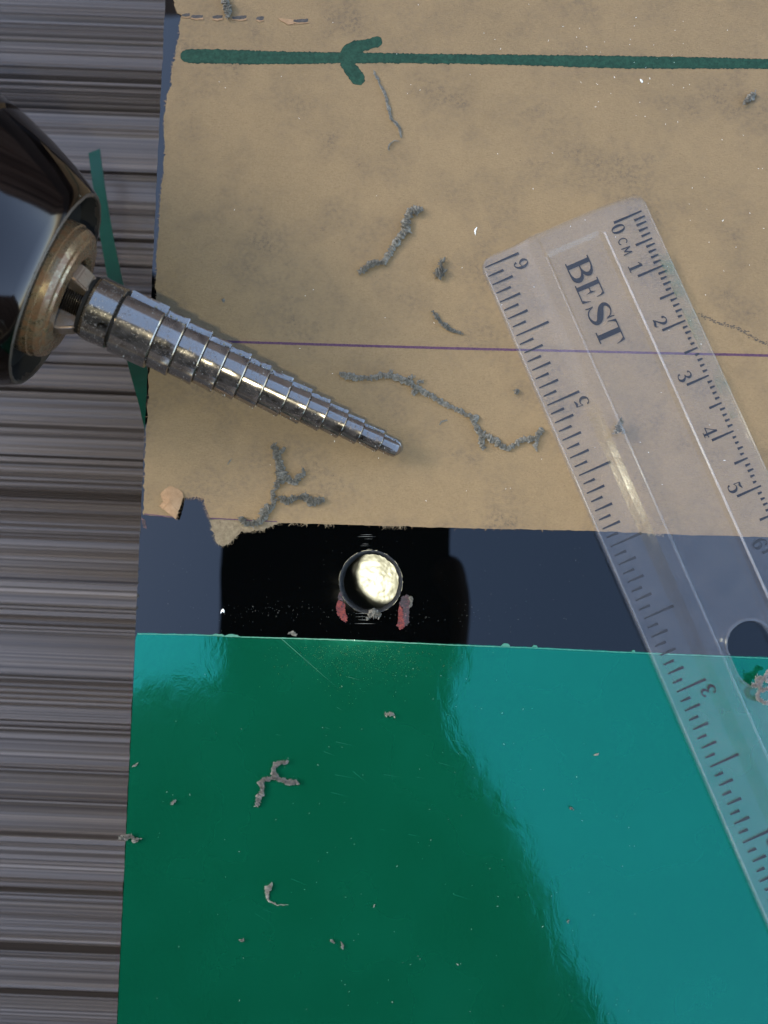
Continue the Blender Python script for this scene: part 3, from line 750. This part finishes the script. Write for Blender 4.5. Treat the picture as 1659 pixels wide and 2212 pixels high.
lathe('recess', [(dB + .0, R0 - .09), (dB + .22, R0 - .16), (dB + .30, R0 - .35), (dB + .32, .3)], m_groove, chuck, 96, caps=False)
Rg = rr_(152, dB)
nose = lathe('nose_ring', [(dB + .32, Rg * .97), (dB + .08, Rg), (dB - .03, Rg), (dB - .04, Rg * .975), (dB - .12, Rg * .97), (dB - .19, Rg * .93), (dB - .205, Rg * .86), (dB - .235, Rg * .84), (dB - .25, Rg * .62), (dB - .20, Rg * .56), (dB + .1, Rg * .54)], m_rust, chuck, 96, caps=False)
# three jaws between the ring and the shank
for k, ph0 in enumerate((.62, .62 + 2 * math.pi / 3, .62 + 4 * math.pi / 3)):
    e = X1 * math.cos(ph0) + X2 * math.sin(ph0); s_ = ax.cross(e)
    ri = rs * .55; ro = Rg * .50; hw = .17
    prj = [(dB + .3, ro + .12), (dB - .30, ro + .02), (dB - .46, ro - .07), (dB - .50, ro - .14), (dB - .50, ri), (dB + .3, ri)]
    vv = [A + ax * d + e * r + s_ * hw * sg * (1 if r > ri + .01 else .5) for sg in (1, -1) for d, r in prj]
    n = len(prj); f = [tuple(range(n)), tuple(range(2 * n - 1, n - 1, -1))] + [(i, i + n, (i + 1) % n + n, (i + 1) % n) for i in range(n)]
    o = mesh('jaw', vv, f, m_rustd, chuck)
    bm = bmesh.new(); bm.from_mesh(o.data); bmesh.ops.recalc_face_normals(bm, faces=bm.faces); bmesh.ops.bevel(bm, geom=bm.edges[:] , offset=.02, segments=2, affect='EDGES'); bm.to_mesh(o.data); bm.free()
# water-like specks on the sleeve
mb = MB()
for (x, y) in ((72, 395), (108, 434), (171, 423), (21, 487), (118, 503), (218, 440)):
    # find sleeve point along the view line
    p0 = CAM; dr = (FW * F + RT * (x - CX) - UP * (y - CY)).normalized(); hit = None
    for i in range(400, 1400):
        p = CAM + dr * i * .01; d = (p - A).dot(ax); r = ((p - A) - ax * d).length
        if dB < d < dB + 3:
            rs_ = R0 + .035 + (d - dB - .1) / 1.12 * (R0 * .33 - .035) if d < dB + 1.22 else R0 * 1.345
            if r <= rs_: hit = p; break
    if hit:
        mb = MB(); v_, f_ = tetra(hit, .03, Rr); mb.add(v_, f_); mb.build('stuck_speck', m_sw, chuck)

# ------------------------------------------------------------------ swarf
def crumb(path, wd, z=.03, seed=0, mb=None, fl=.8):
    """a crumpled, pleated shaving along a path of picture points"""
    mb = mb or MB(); Rr = random.Random(seed)
    P = catmull([(float(p[0]), float(p[1]), float(p[2]) if len(p) > 2 else 1.0) for p in path], 10)
    Q = [P[0]]
    for p in P[1:]:
        if math.hypot(p[0] - Q[-1][0], p[1] - Q[-1][1]) > 1.1: Q.append(p)
    n = 10; base = len(mb.v); v = []; f = []
    L = len(Q)
    for i, (x, y, k) in enumerate(Q):
        a = Vector(Q[max(i - 1, 0)][:2]); b = Vector(Q[min(i + 1, L - 1)][:2]); d = (b - a).normalized() if (b - a).length else Vector((1, 0)); nn = Vector((-d.y, d.x))
        pleat = .80 + .22 * abs(math.sin(i * .95 + seed + 2 * noise.noise(Vector((i * .13, seed, 0))))) + Rr.uniform(-.20, .24) + .55 * noise.noise(Vector((x * .08, y * .08, seed)))
        e = min(i, L - 1 - i); en = min(1, .35 + e * .22)
        hw = wd * .5 * k * pleat * en
        wob = nn * noise.noise(Vector((x * .12, y * .12, seed + 5))) * wd * .35
        for j in range(n):
            th_ = 2 * math.pi * j / n; c = math.cos(th_); s = math.sin(th_)
            q = hw * (1 + Rr.uniform(-.22, .22))
            px = x + wob.x + nn.x * c * q + d.x * Rr.uniform(-.6, .6); py = y + wob.y + nn.y * c * q + d.y * Rr.uniform(-.6, .6)
            zz = z + max(0, (.8 + s) * q * .0075 * .55)
            v.append(W(px, py, zz))
    for i in range(L - 1):
        for j in range(n):
            k2 = (j + 1) % n; f.append((i * n + j, i * n + k2, (i + 1) * n + k2, (i + 1) * n + j))
    f.append(tuple(range(n))[::-1]); f.append(tuple((L - 1) * n + j for j in range(n)))
    mb.add(v, f)
    for i in range(0, L - 1):
        if fl < .15: break
        for _r in range(2):
            x, y, k = Q[i]; a = Vector(Q[i][:2]); b = Vector(Q[i + 1][:2]); d = (b - a).normalized() if (b - a).length else Vector((1, 0)); nn = Vector((-d.y, d.x))
            wob = nn * noise.noise(Vector((x * .12, y * .12, seed + 5))) * wd * .35
            tw = Rr.uniform(-.9, .9); e1 = (nn * math.cos(tw) + d * math.sin(tw)); hw2 = wd * .5 * k * Rr.uniform(.55, 1.15)
            if min(i, L - 1 - i) < 3: hw2 *= .6
            off = Rr.uniform(-.25, .25) * wd; c = Vector((x, y)) + wob + nn * off * .4; th2 = d * Rr.uniform(.25, .8)
            z0 = z + wd * .0045; z1 = z + wd * .0075 * Rr.uniform(.55, .85)
            mb.add([W(*(c - e1 * hw2), z0 + Rr.uniform(0, .02)), W(*(c + th2 - e1 * hw2 * .5), z1), W(*(c + th2 * 1.6 + e1 * hw2 * .5), z1 * Rr.uniform(.8, 1.05)), W(*(c + e1 * hw2), z0 + Rr.uniform(0, .02))], [(0, 1, 2, 3)])
    for _ in range(int(L * fl * .9)):
        x, y, k = Rr.choice(Q); a = Rr.uniform(0, 6.28); r = wd * .42 * k; l = Rr.uniform(1.5, 5.5) * (wd / 14)
        c = Vector((x + math.cos(a) * r * .6, y + math.sin(a) * r * .6)); e = c + Vector((math.cos(a), math.sin(a))) * (l + 1); s_ = Vector((-math.sin(a), math.cos(a))) * Rr.uniform(.8, 2.2)
        zz = z + Rr.uniform(.01, .07)
        mb.add([W(*(c + s_), zz), W(*(c - s_), zz), W(*(e - s_ * .4), zz + .02), W(*(e + s_ * .5), zz - .01)], [(0, 1, 2, 3)])
    return mb
GS = 'drill shavings scattered on the sheet'
def shaving(label, paths, wd, z=.024, mat=m_sw, seed=0, fl=.8, name='shaving'):
    mb = MB()
    for i, p in enumerate(paths): crumb(p, wd, z, seed + i * 7, mb, fl)
    o = mb.build(name, mat, None); tag(o, label, 'shaving', GS)
    return o
shaving('thin curly grey shaving hanging below the green arrowhead, ending in a hook', [[(806, 152, .8), (820, 180), (832, 205), (840, 235), (846, 258), (862, 274), (865, 298, .8)], [(862, 304, .4), (848, 306, .45), (839, 316, .45), (840, 327, .3)]], 6, seed=1, fl=.2)
shaving('grey pleated zigzag shaving lying above the small round tuft on the brown paper', [[(914, 455, .6), (898, 452, 1.2), (884, 462), (878, 480, 1.2), (876, 497, 1.4), (858, 520), (842, 545, 1.2), (828, 566, .9), (812, 570, 1.1), (797, 572), (788, 582), (772, 588, .5)]], 15, seed=2)
shaving('small round grey tuft with one hair standing up, left of the ruler', [[(940, 590, 1), (952, 588, 1.3), (962, 588, 1)], [(950, 578, .2), (953, 566, .2), (960, 558, .15)]], 17, mat=m_swd, seed=3, fl=2)
shaving('short curved dark shaving just above the purple line', [[(936, 674, .8), (946, 688), (960, 702, 1.1), (978, 714), (996, 720, .7)]], 9, mat=m_swd, seed=4)
shaving('longest branching grey shaving, running from below the purple line to the ruler edge', [
    [(733, 804, .5), (748, 812, 1.2), (775, 816), (800, 816, .9), (822, 812), (850, 814, 1.1), (880, 824, 1.1), (900, 838), (922, 850, .9), (950, 866, .8), (985, 884, .9), (1008, 896, .8), (1024, 905, 1.2), (1030, 926, 1), (1045, 942, 1.1), (1066, 950, 1.1), (1085, 966, 1), (1104, 966, .7), (1128, 950, 1.1), (1150, 948, 1), (1162, 940), (1172, 924, .9)],
    [(1036, 938, .8), (1040, 955), (1047, 970, .8)], [(1160, 948, .8), (1156, 972, .6)], [(905, 842, .8), (888, 848, 1.0)], [(880, 822, .7), (893, 812, .8)], [(846, 812, .5), (845, 796, .35)], [(900, 828, .6), (914, 822, .6)]], 13, seed=5)
shaving('grey shaving forked like a twig, lying between the drill tip and the torn paper edge', [
    [(591, 959, .9), (597, 978, 1.1), (601, 995, 1.1), (607, 1018, 1.4), (606, 1034, 1.2), (598, 1050, .7), (590, 1068, .9), (591, 1092, .7), (574, 1103, 1.4), (566, 1122, 1.0), (545, 1132, 1.0), (530, 1128, .8), (518, 1116, 1.2)],
    [(603, 985, .7), (616, 966, .6)], [(612, 1026, 1), (634, 1042, .9), (648, 1030, .8), (656, 1013, .7)], [(600, 1074, .5), (616, 1082, 1.0), (632, 1078, .7), (648, 1074, .7), (660, 1073, 1.1), (672, 1085, 1.1), (688, 1080, 1), (701, 1083, 1.1)]], 15, mat=m_swd, seed=6)
shaving('grey shaving at the top edge of the paper, crossing the row of slits', [[(486, -8, 1), (488, 12, 1.3), (493, 26, 1), (490, 40, .6)]], 14, seed=8)
shaving('blue grey wisp at the right edge below the green line', [[(1604, 224, .6), (1618, 214, 1.2), (1632, 200, .5)]], 12, seed=9, fl=1.4)
shaving('crumpled grey shaving lying on the clear ruler beside the numeral 5', [[(1343, 902, .6), (1339, 915, .9), (1334, 928, 1.1), (1330, 936, 1)], [(1333, 926, .7), (1350, 934, .8)]], 13, z=.17, seed=10)
shaving('three armed grey shaving in the middle of the green film', [[(622, 1648, .7), (608, 1647, 1), (594, 1654, 1), (591, 1670, .9), (596, 1680, 1.2), (580, 1682, .9), (565, 1690, 1.2), (566, 1706, 1), (560, 1724, 1.1), (553, 1742, .6)], [(596, 1682, 1), (615, 1686, 1.1), (630, 1690, 1.1), (646, 1690, .7)]], 11, z=.016, mat=swarfmat('warm_grey_swarf', (.085, .080, .072), (.20, .19, .175)), seed=11)
shaving('thin C shaped shaving low on the green film', [[(588, 1906, .8), (580, 1918, 1.3), (577, 1930, 1), (580, 1944, .5), (592, 1952, .3), (608, 1955, .25), (624, 1953, .2)]], 9, z=.016, seed=12, fl=.1)
shaving('grey crumb hanging over the left edge of the green film', [[(256, 1812, 1), (270, 1808, 1.1), (284, 1806, .8), (290, 1814, .8), (301, 1811, .5)]], 11, z=.016, seed=13)
shaving('small knobbly grey crumb near the left edge of the green film', [[(369, 1738, 1), (375, 1733, .7), (381, 1728, .9)]], 8, z=.016, seed=14)
shaving('dark grey crumb on the green film straight below the hole', [[(833, 1544, .8), (842, 1543, 1.2), (851, 1546, .8)]], 10, z=.016, seed=15)
shaving('lace of pale grey shavings caught at the lower end of the ruler slot', [[(1624, 1478, 1), (1638, 1482), (1646, 1470, .8), (1660, 1452, .9), (1672, 1448)], [(1636, 1462, .9), (1638, 1478), (1648, 1490), (1664, 1486)], [(1640, 1490, .9), (1636, 1504, 1), (1646, 1516, .9), (1662, 1518, .9)], [(1636, 1462), (1650, 1464), (1662, 1474)]], 10, z=.18, mat=m_swt, seed=16)
shaving('flat grey scrap at the lower rim of the drilled hole', [[(797, 1335, .6), (802, 1326, 1.2), (812, 1326, 1.4), (822, 1332, .8)], [(804, 1318, 1), (812, 1324, 1)]], 12, z=.005, mat=m_swd, seed=17)
shaving('small grey scrap on the black band just above the green film', [[(624, 1369, .7), (632, 1368, 1), (642, 1373, .6)]], 9, z=.014, seed=18)
shaving('tiny grey bead on the paper left of the ruler', [[(1112, 843, .9), (1120, 850, 1)]], 11, mat=m_swd, seed=19)
shaving('faint curved sliver between the drill tip and the long shaving', [[(949, 918, .4), (956, 911, .7), (968, 908, .4)]], 6, mat=m_swd, seed=20, fl=.1)
shaving('tiny grey chip on the paper above the drill bit', [[(479, 647, .8), (486, 650, .9)]], 8, mat=m_swd, seed=21)
shaving('grey scrap beside the right red mark', [[(884, 1312, .8), (889, 1306), (888, 1298, .5), (885, 1291, .7), (893, 1294, .8)]], 7, z=.006, mat=m_swd, seed=22, fl=.3)
shaving('grey splinter at the left edge high on the green film', [[(285, 1657, .5), (292, 1653, .8), (299, 1647, .3)]], 6, z=.016, seed=23, fl=.2)
shaving('light ring shaped chip low on the green film', [[(516, 2030, .9), (523, 2032, 1), (526, 2026, .7)]], 7, z=.016, seed=24, fl=.2)
shaving('left of a pair of narrow chips near the bottom of the green film', [[(714, 2029, .8), (722, 2038, 1)]], 7, z=.016, seed=25, fl=.2)
shaving('right of a pair of narrow chips near the bottom of the green film', [[(736, 2034, .4), (739, 2044, .9), (741, 2052, .6)]], 6, z=.016, seed=26, fl=.2)
shaving('small dark speck in the bluish part of the green film', [[(1230, 1745, .8), (1237, 1747, 1)]], 7, z=.016, mat=m_swd, seed=27, fl=.6)
shaving('pale chip at the border of the dark reflection on the green film', [[(1225, 1992, .9), (1230, 1987, .9)]], 6, z=.016, seed=28, fl=.3)
shaving('tan sliver right of centre on the green film', [[(1282, 1632, .4), (1289, 1630, .8), (1294, 1627, .4)]], 5, z=.016, seed=29, fl=.1)
shaving('pale narrow chip under the C shaped shaving', [[(806, 1960, .8), (811, 1954, .6)]], 6, z=.016, seed=30, fl=.1)
shaving('grey chip on the green film near the lower right of the dark reflection', [[(986, 2081, .6), (991, 2085, .9)]], 6, z=.016, seed=31, fl=.1)
shaving('round grey chip at the bottom of the green film', [[(847, 2163, 1), (850, 2165, 1)]], 7, z=.016, seed=32, fl=.1)
shaving('bright white fibre on the paper left of the ruler corner', [[(1031, 491, .8), (1026, 498, 1), (1027, 508, .7)]], 3.4, mat=m_white, seed=33, fl=0, name='fibre')
shaving('white chip on the paper below the right part of the green line', [[(1383, 171, .9), (1388, 178, 1)]], 6, mat=m_white, seed=34, fl=0)
shaving('bent white fibre on the black band, left end of the speckles', [[(477, 1325, .6), (481, 1318, 1), (484, 1324, .6)]], 4, z=.005, mat=m_white, seed=35, fl=0, name='fibre')
shaving('dark twisted splinter on the paper left of the forked shaving', [[(491, 1004, .5), (496, 996, .8), (501, 990, .4)]], 3.5, mat=m_swd, seed=36, fl=.1)

# dust nobody could count, and the painted glints
def dust(name, label, spots, mat, seed, z, lo=.4, hi=1.3):
    mb = MB(); Rr = random.Random(seed)
    for (x, y) in spots:
        a = Rr.uniform(0, 6.28); L = Rr.uniform(lo, hi) * (2 if Rr.random() < .25 else 1); w2 = Rr.uniform(lo, hi) * .5
        d = Vector((math.cos(a), math.sin(a))); n = Vector((-d.y, d.x)); c = Vector((x, y))
        h = Rr.uniform(.003, .010)
        v = [W(*(c + d * L), z), W(*(c + n * w2), z), W(*(c - d * L), z), W(*(c - n * w2), z), W(*(c + d * Rr.uniform(-.4, .4)), z + h)]
        mb.add(v, [(0, 1, 4)[::-1], (1, 2, 4)[::-1], (2, 3, 4)[::-1], (3, 0, 4)[::-1]])
    return tag(mb.build(name, mat), label, 'dust', kind='stuff')
Rr = random.Random(91)
sp = [(Rr.uniform(380, 1659), Rr.uniform(0, 1100)) for _ in range(60)] + [(Rr.gauss(1330, 170), Rr.gauss(150, 60)) for _ in range(42)] + [(Rr.gauss(1540, 70), Rr.gauss(500, 100)) for _ in range(16)]
sp = [p for p in sp if p[0] > 400 and 0 < p[1] < 1100]
dust('white_dust', 'white specks scattered over the brown paper', sp, m_white, 1, .021, .7, 1.7)
sp = [(Rr.uniform(330, 1280), Rr.uniform(1160, 1375)) for _ in range(90)] + [(Rr.gauss(620, 110), Rr.gauss(1322, 12)) for _ in range(90)] + [(Rr.gauss(980, 90), Rr.gauss(1335, 20)) for _ in range(50)]
sp = [p for p in sp if math.hypot(p[0] - 801, p[1] - 1257) > 73 and 1150 < p[1] < 1372 and p[0] > 310]
dust('white_dust', 'fine pale specks scattered along the black band round the hole', sp, swarfmat('pale_speck', (.10, .105, .095), (.30, .30, .27)), 2, .002, .3, 1.0)
sp = [(Rr.uniform(300, 1400), Rr.uniform(1420, 2200)) for _ in range(150)]
sp = [p for p in sp if p[0] < 1240 + (p[1] - 1400) * .4]
dust('pale_dust', 'tiny pale specks scattered over the green film', sp, swarfmat('speck_grey', (.2, .3, .26), (.45, .5, .45)), 3, .013, .5, 1.4)
sp = [(Rr.gauss(800, 95), 1394 + abs(Rr.gauss(0, 42))) for _ in range(620)]
dust('painted_glints', 'golden flecks painted as lamp glints on scratches of the green film below the hole', sp, m_glint, 4, .013, .25, .75)  # flecks coloured as glints of the lamp on film scratches
sp = [(Rr.uniform(400, 1659), Rr.uniform(10, 1100)) for _ in range(120)]
dust('dark_dust', 'small dark specks scattered over the brown paper', sp, m_slit, 5, .021, .4, 1.2)
# scratches on the film
mb = MB()
for _ in range(24):
    x = Rr.uniform(520, 1150); y = Rr.uniform(1450, 2000); L = Rr.uniform(8, 50); a = Rr.choice((.22, .3, .6, .2)) + Rr.uniform(-.1, .1)
    c = Vector((x, y)); d = Vector((math.cos(a), math.sin(a))); n = Vector((-d.y, d.x)) * .18
    mb.add([W(*(c - n), .0128), W(*(c + d * L), .0128), W(*(c + n), .0128)], [(0, 1, 2)])
c = Vector((606, 1378)); d = Vector((.75, .66)); n = Vector((-.66, .75)) * .4
mb.add([W(*(c - n), .0126), W(*(c + d * 170), .0126), W(*(c + n), .0126)], [(0, 1, 2)])
o = mb.build('scratch', plain('film_scratch', (.01, .13, .09), .35), film); o['kind'] = 'stuff'

# ------------------------------------------------------------------ the phone with its lamp, and the person holding it (seen only as reflections)
phone = empty('smartphone', 'dark smartphone held level over the work with its lamp lit, mirrored in the black sheet', 'phone')
m_ph = plain('black_phone_case', (.004, .004, .004), .7)
LAMP = Vector((-1.05, -.55))
def PH(x, y, z): return CAM + RT * x + UP * y - FW * z                  # z: behind the lens
def rbox(name, x0, x1, y0, y1, z0, z1, r, mat, parent):
    pts = []
    for cx_, cy_, a0 in ((x1 - r, y1 - r, 0), (x0 + r, y1 - r, 90), (x0 + r, y0 + r, 180), (x1 - r, y0 + r, 270)):
        for k in range(7): a = math.radians(a0 + k * 15); pts.append((cx_ + r * math.cos(a), cy_ + r * math.sin(a)))
    n = len(pts); v = [PH(x, y, z0) for x, y in pts] + [PH(x, y, z1) for x, y in pts]
    return mesh(name, v, [tuple(range(n))[::-1], tuple(range(n, 2 * n))] + [(i, (i + 1) % n, (i + 1) % n + n, i + n) for i in range(n)], mat, parent)
rbox('case', -5.35, 2.15, -13.6, 2.6, .22, 1.2, .9, m_ph, phone)
ll = bpy.data.lights.new('phone_lamp', 'AREA'); ll.shape = 'DISK'; ll.size = .42; ll.energy = 190; ll.color = (1, .97, .72)
lo_ = bpy.data.objects.new('phone_lamp', ll); C.objects.link(lo_)
Ml = Matrix((RT, UP, -FW)).transposed().to_4x4(); Ml.translation = PH(LAMP.x, LAMP.y, .15); lo_.parent = phone; lo_.matrix_world = Ml

m_cloth = plain('dark_brown_jacket', (.022, .017, .015), .85); m_backlit_skin = plain('skin', (.10, .055, .038), .6)  # skin darkened to paint in its backlit shade
for m_ in (m_cloth, m_backlit_skin): m_.node_tree.nodes['Principled BSDF'].inputs['Specular IOR Level'].default_value = .15
person = empty('person', 'person in a dark jacket leaning over the sheet, seen only as a reflection', 'person')
def skin(name, pts, edges, mat, sub=2):
    me = bpy.data.meshes.new(name); me.from_pydata([p[:3] for p in pts], edges, []); o = bpy.data.objects.new(name, me); C.objects.link(o); o.parent = person
    me.materials.append(mat)
    sk = o.modifiers.new('skin', 'SKIN'); sk.use_smooth_shade = True
    for i, p in enumerate(pts):
        me.skin_vertices[0].data[i].radius = (p[3], p[3] if len(p) < 5 else p[4]); me.skin_vertices[0].data[i].use_root = (i == 0)
    s = o.modifiers.new('sub', 'SUBSURF'); s.levels = s.render_levels = sub
    return o
skin('jacket', [(-12, -62, 10, 15, 11), (-12, -46, 28, 16, 11), (-14, -33, 38, 20, 12), (-15, -25, 39, 17, 11), (6, -38, 40, 6), (14, -36, 29, 4.6), (10, -27, 23, 3.6), (5.8, -20, 18, 3.5), (3.9, -14, 16.4, 3.0), (-28, -36, 38, 6), (-36, -34, 24, 5), (-30, -20, 10, 4.2), (-22, -8, 5.5, 3.4)],
     [(0, 1), (1, 2), (2, 3), (2, 4), (4, 5), (5, 6), (6, 7), (7, 8), (2, 9), (9, 10), (10, 11), (11, 12)], m_cloth)
skin('head', [(-14, -23, 40, 5.5), (-14, -18, 41, 8.8, 7.8), (-14, -13.5, 40, 8.6, 8.2), (-14, -10, 37, 6.4, 6)], [(0, 1), (1, 2), (2, 3)], m_backlit_skin)
skin('sky_gap_bar', [(-28, -25, 37, 7), (-21, -25, 38, 9), (-14, -25, 38, 10), (-6, -26, 37, 8)], [(0, 1), (1, 2), (2, 3)], m_cloth)  # added bar closing the sky gap between head and jacket in the reflection
hp = [(4.6, -17.5, 16.6, 2.7), (3.8, -12.6, 15.6, 2.5), (2.3, -9.2, 14.9, 2.2), (1.2, -6.9, 14.7, 1.5), (.9, -5.2, 14.7, .9), (2.0, -4.1, 14.2, .75), (2.25, -2.4, 13.8, .78), (1.95, -.3, 13.4, .72), (2.4, -8.0, 13.4, .8), (2.0, -6.6, 12.95, .65)]
skin('hand', hp, [(0, 1), (1, 2), (2, 3), (3, 4), (4, 5), (5, 6), (6, 7), (2, 8), (8, 9)], m_backlit_skin)
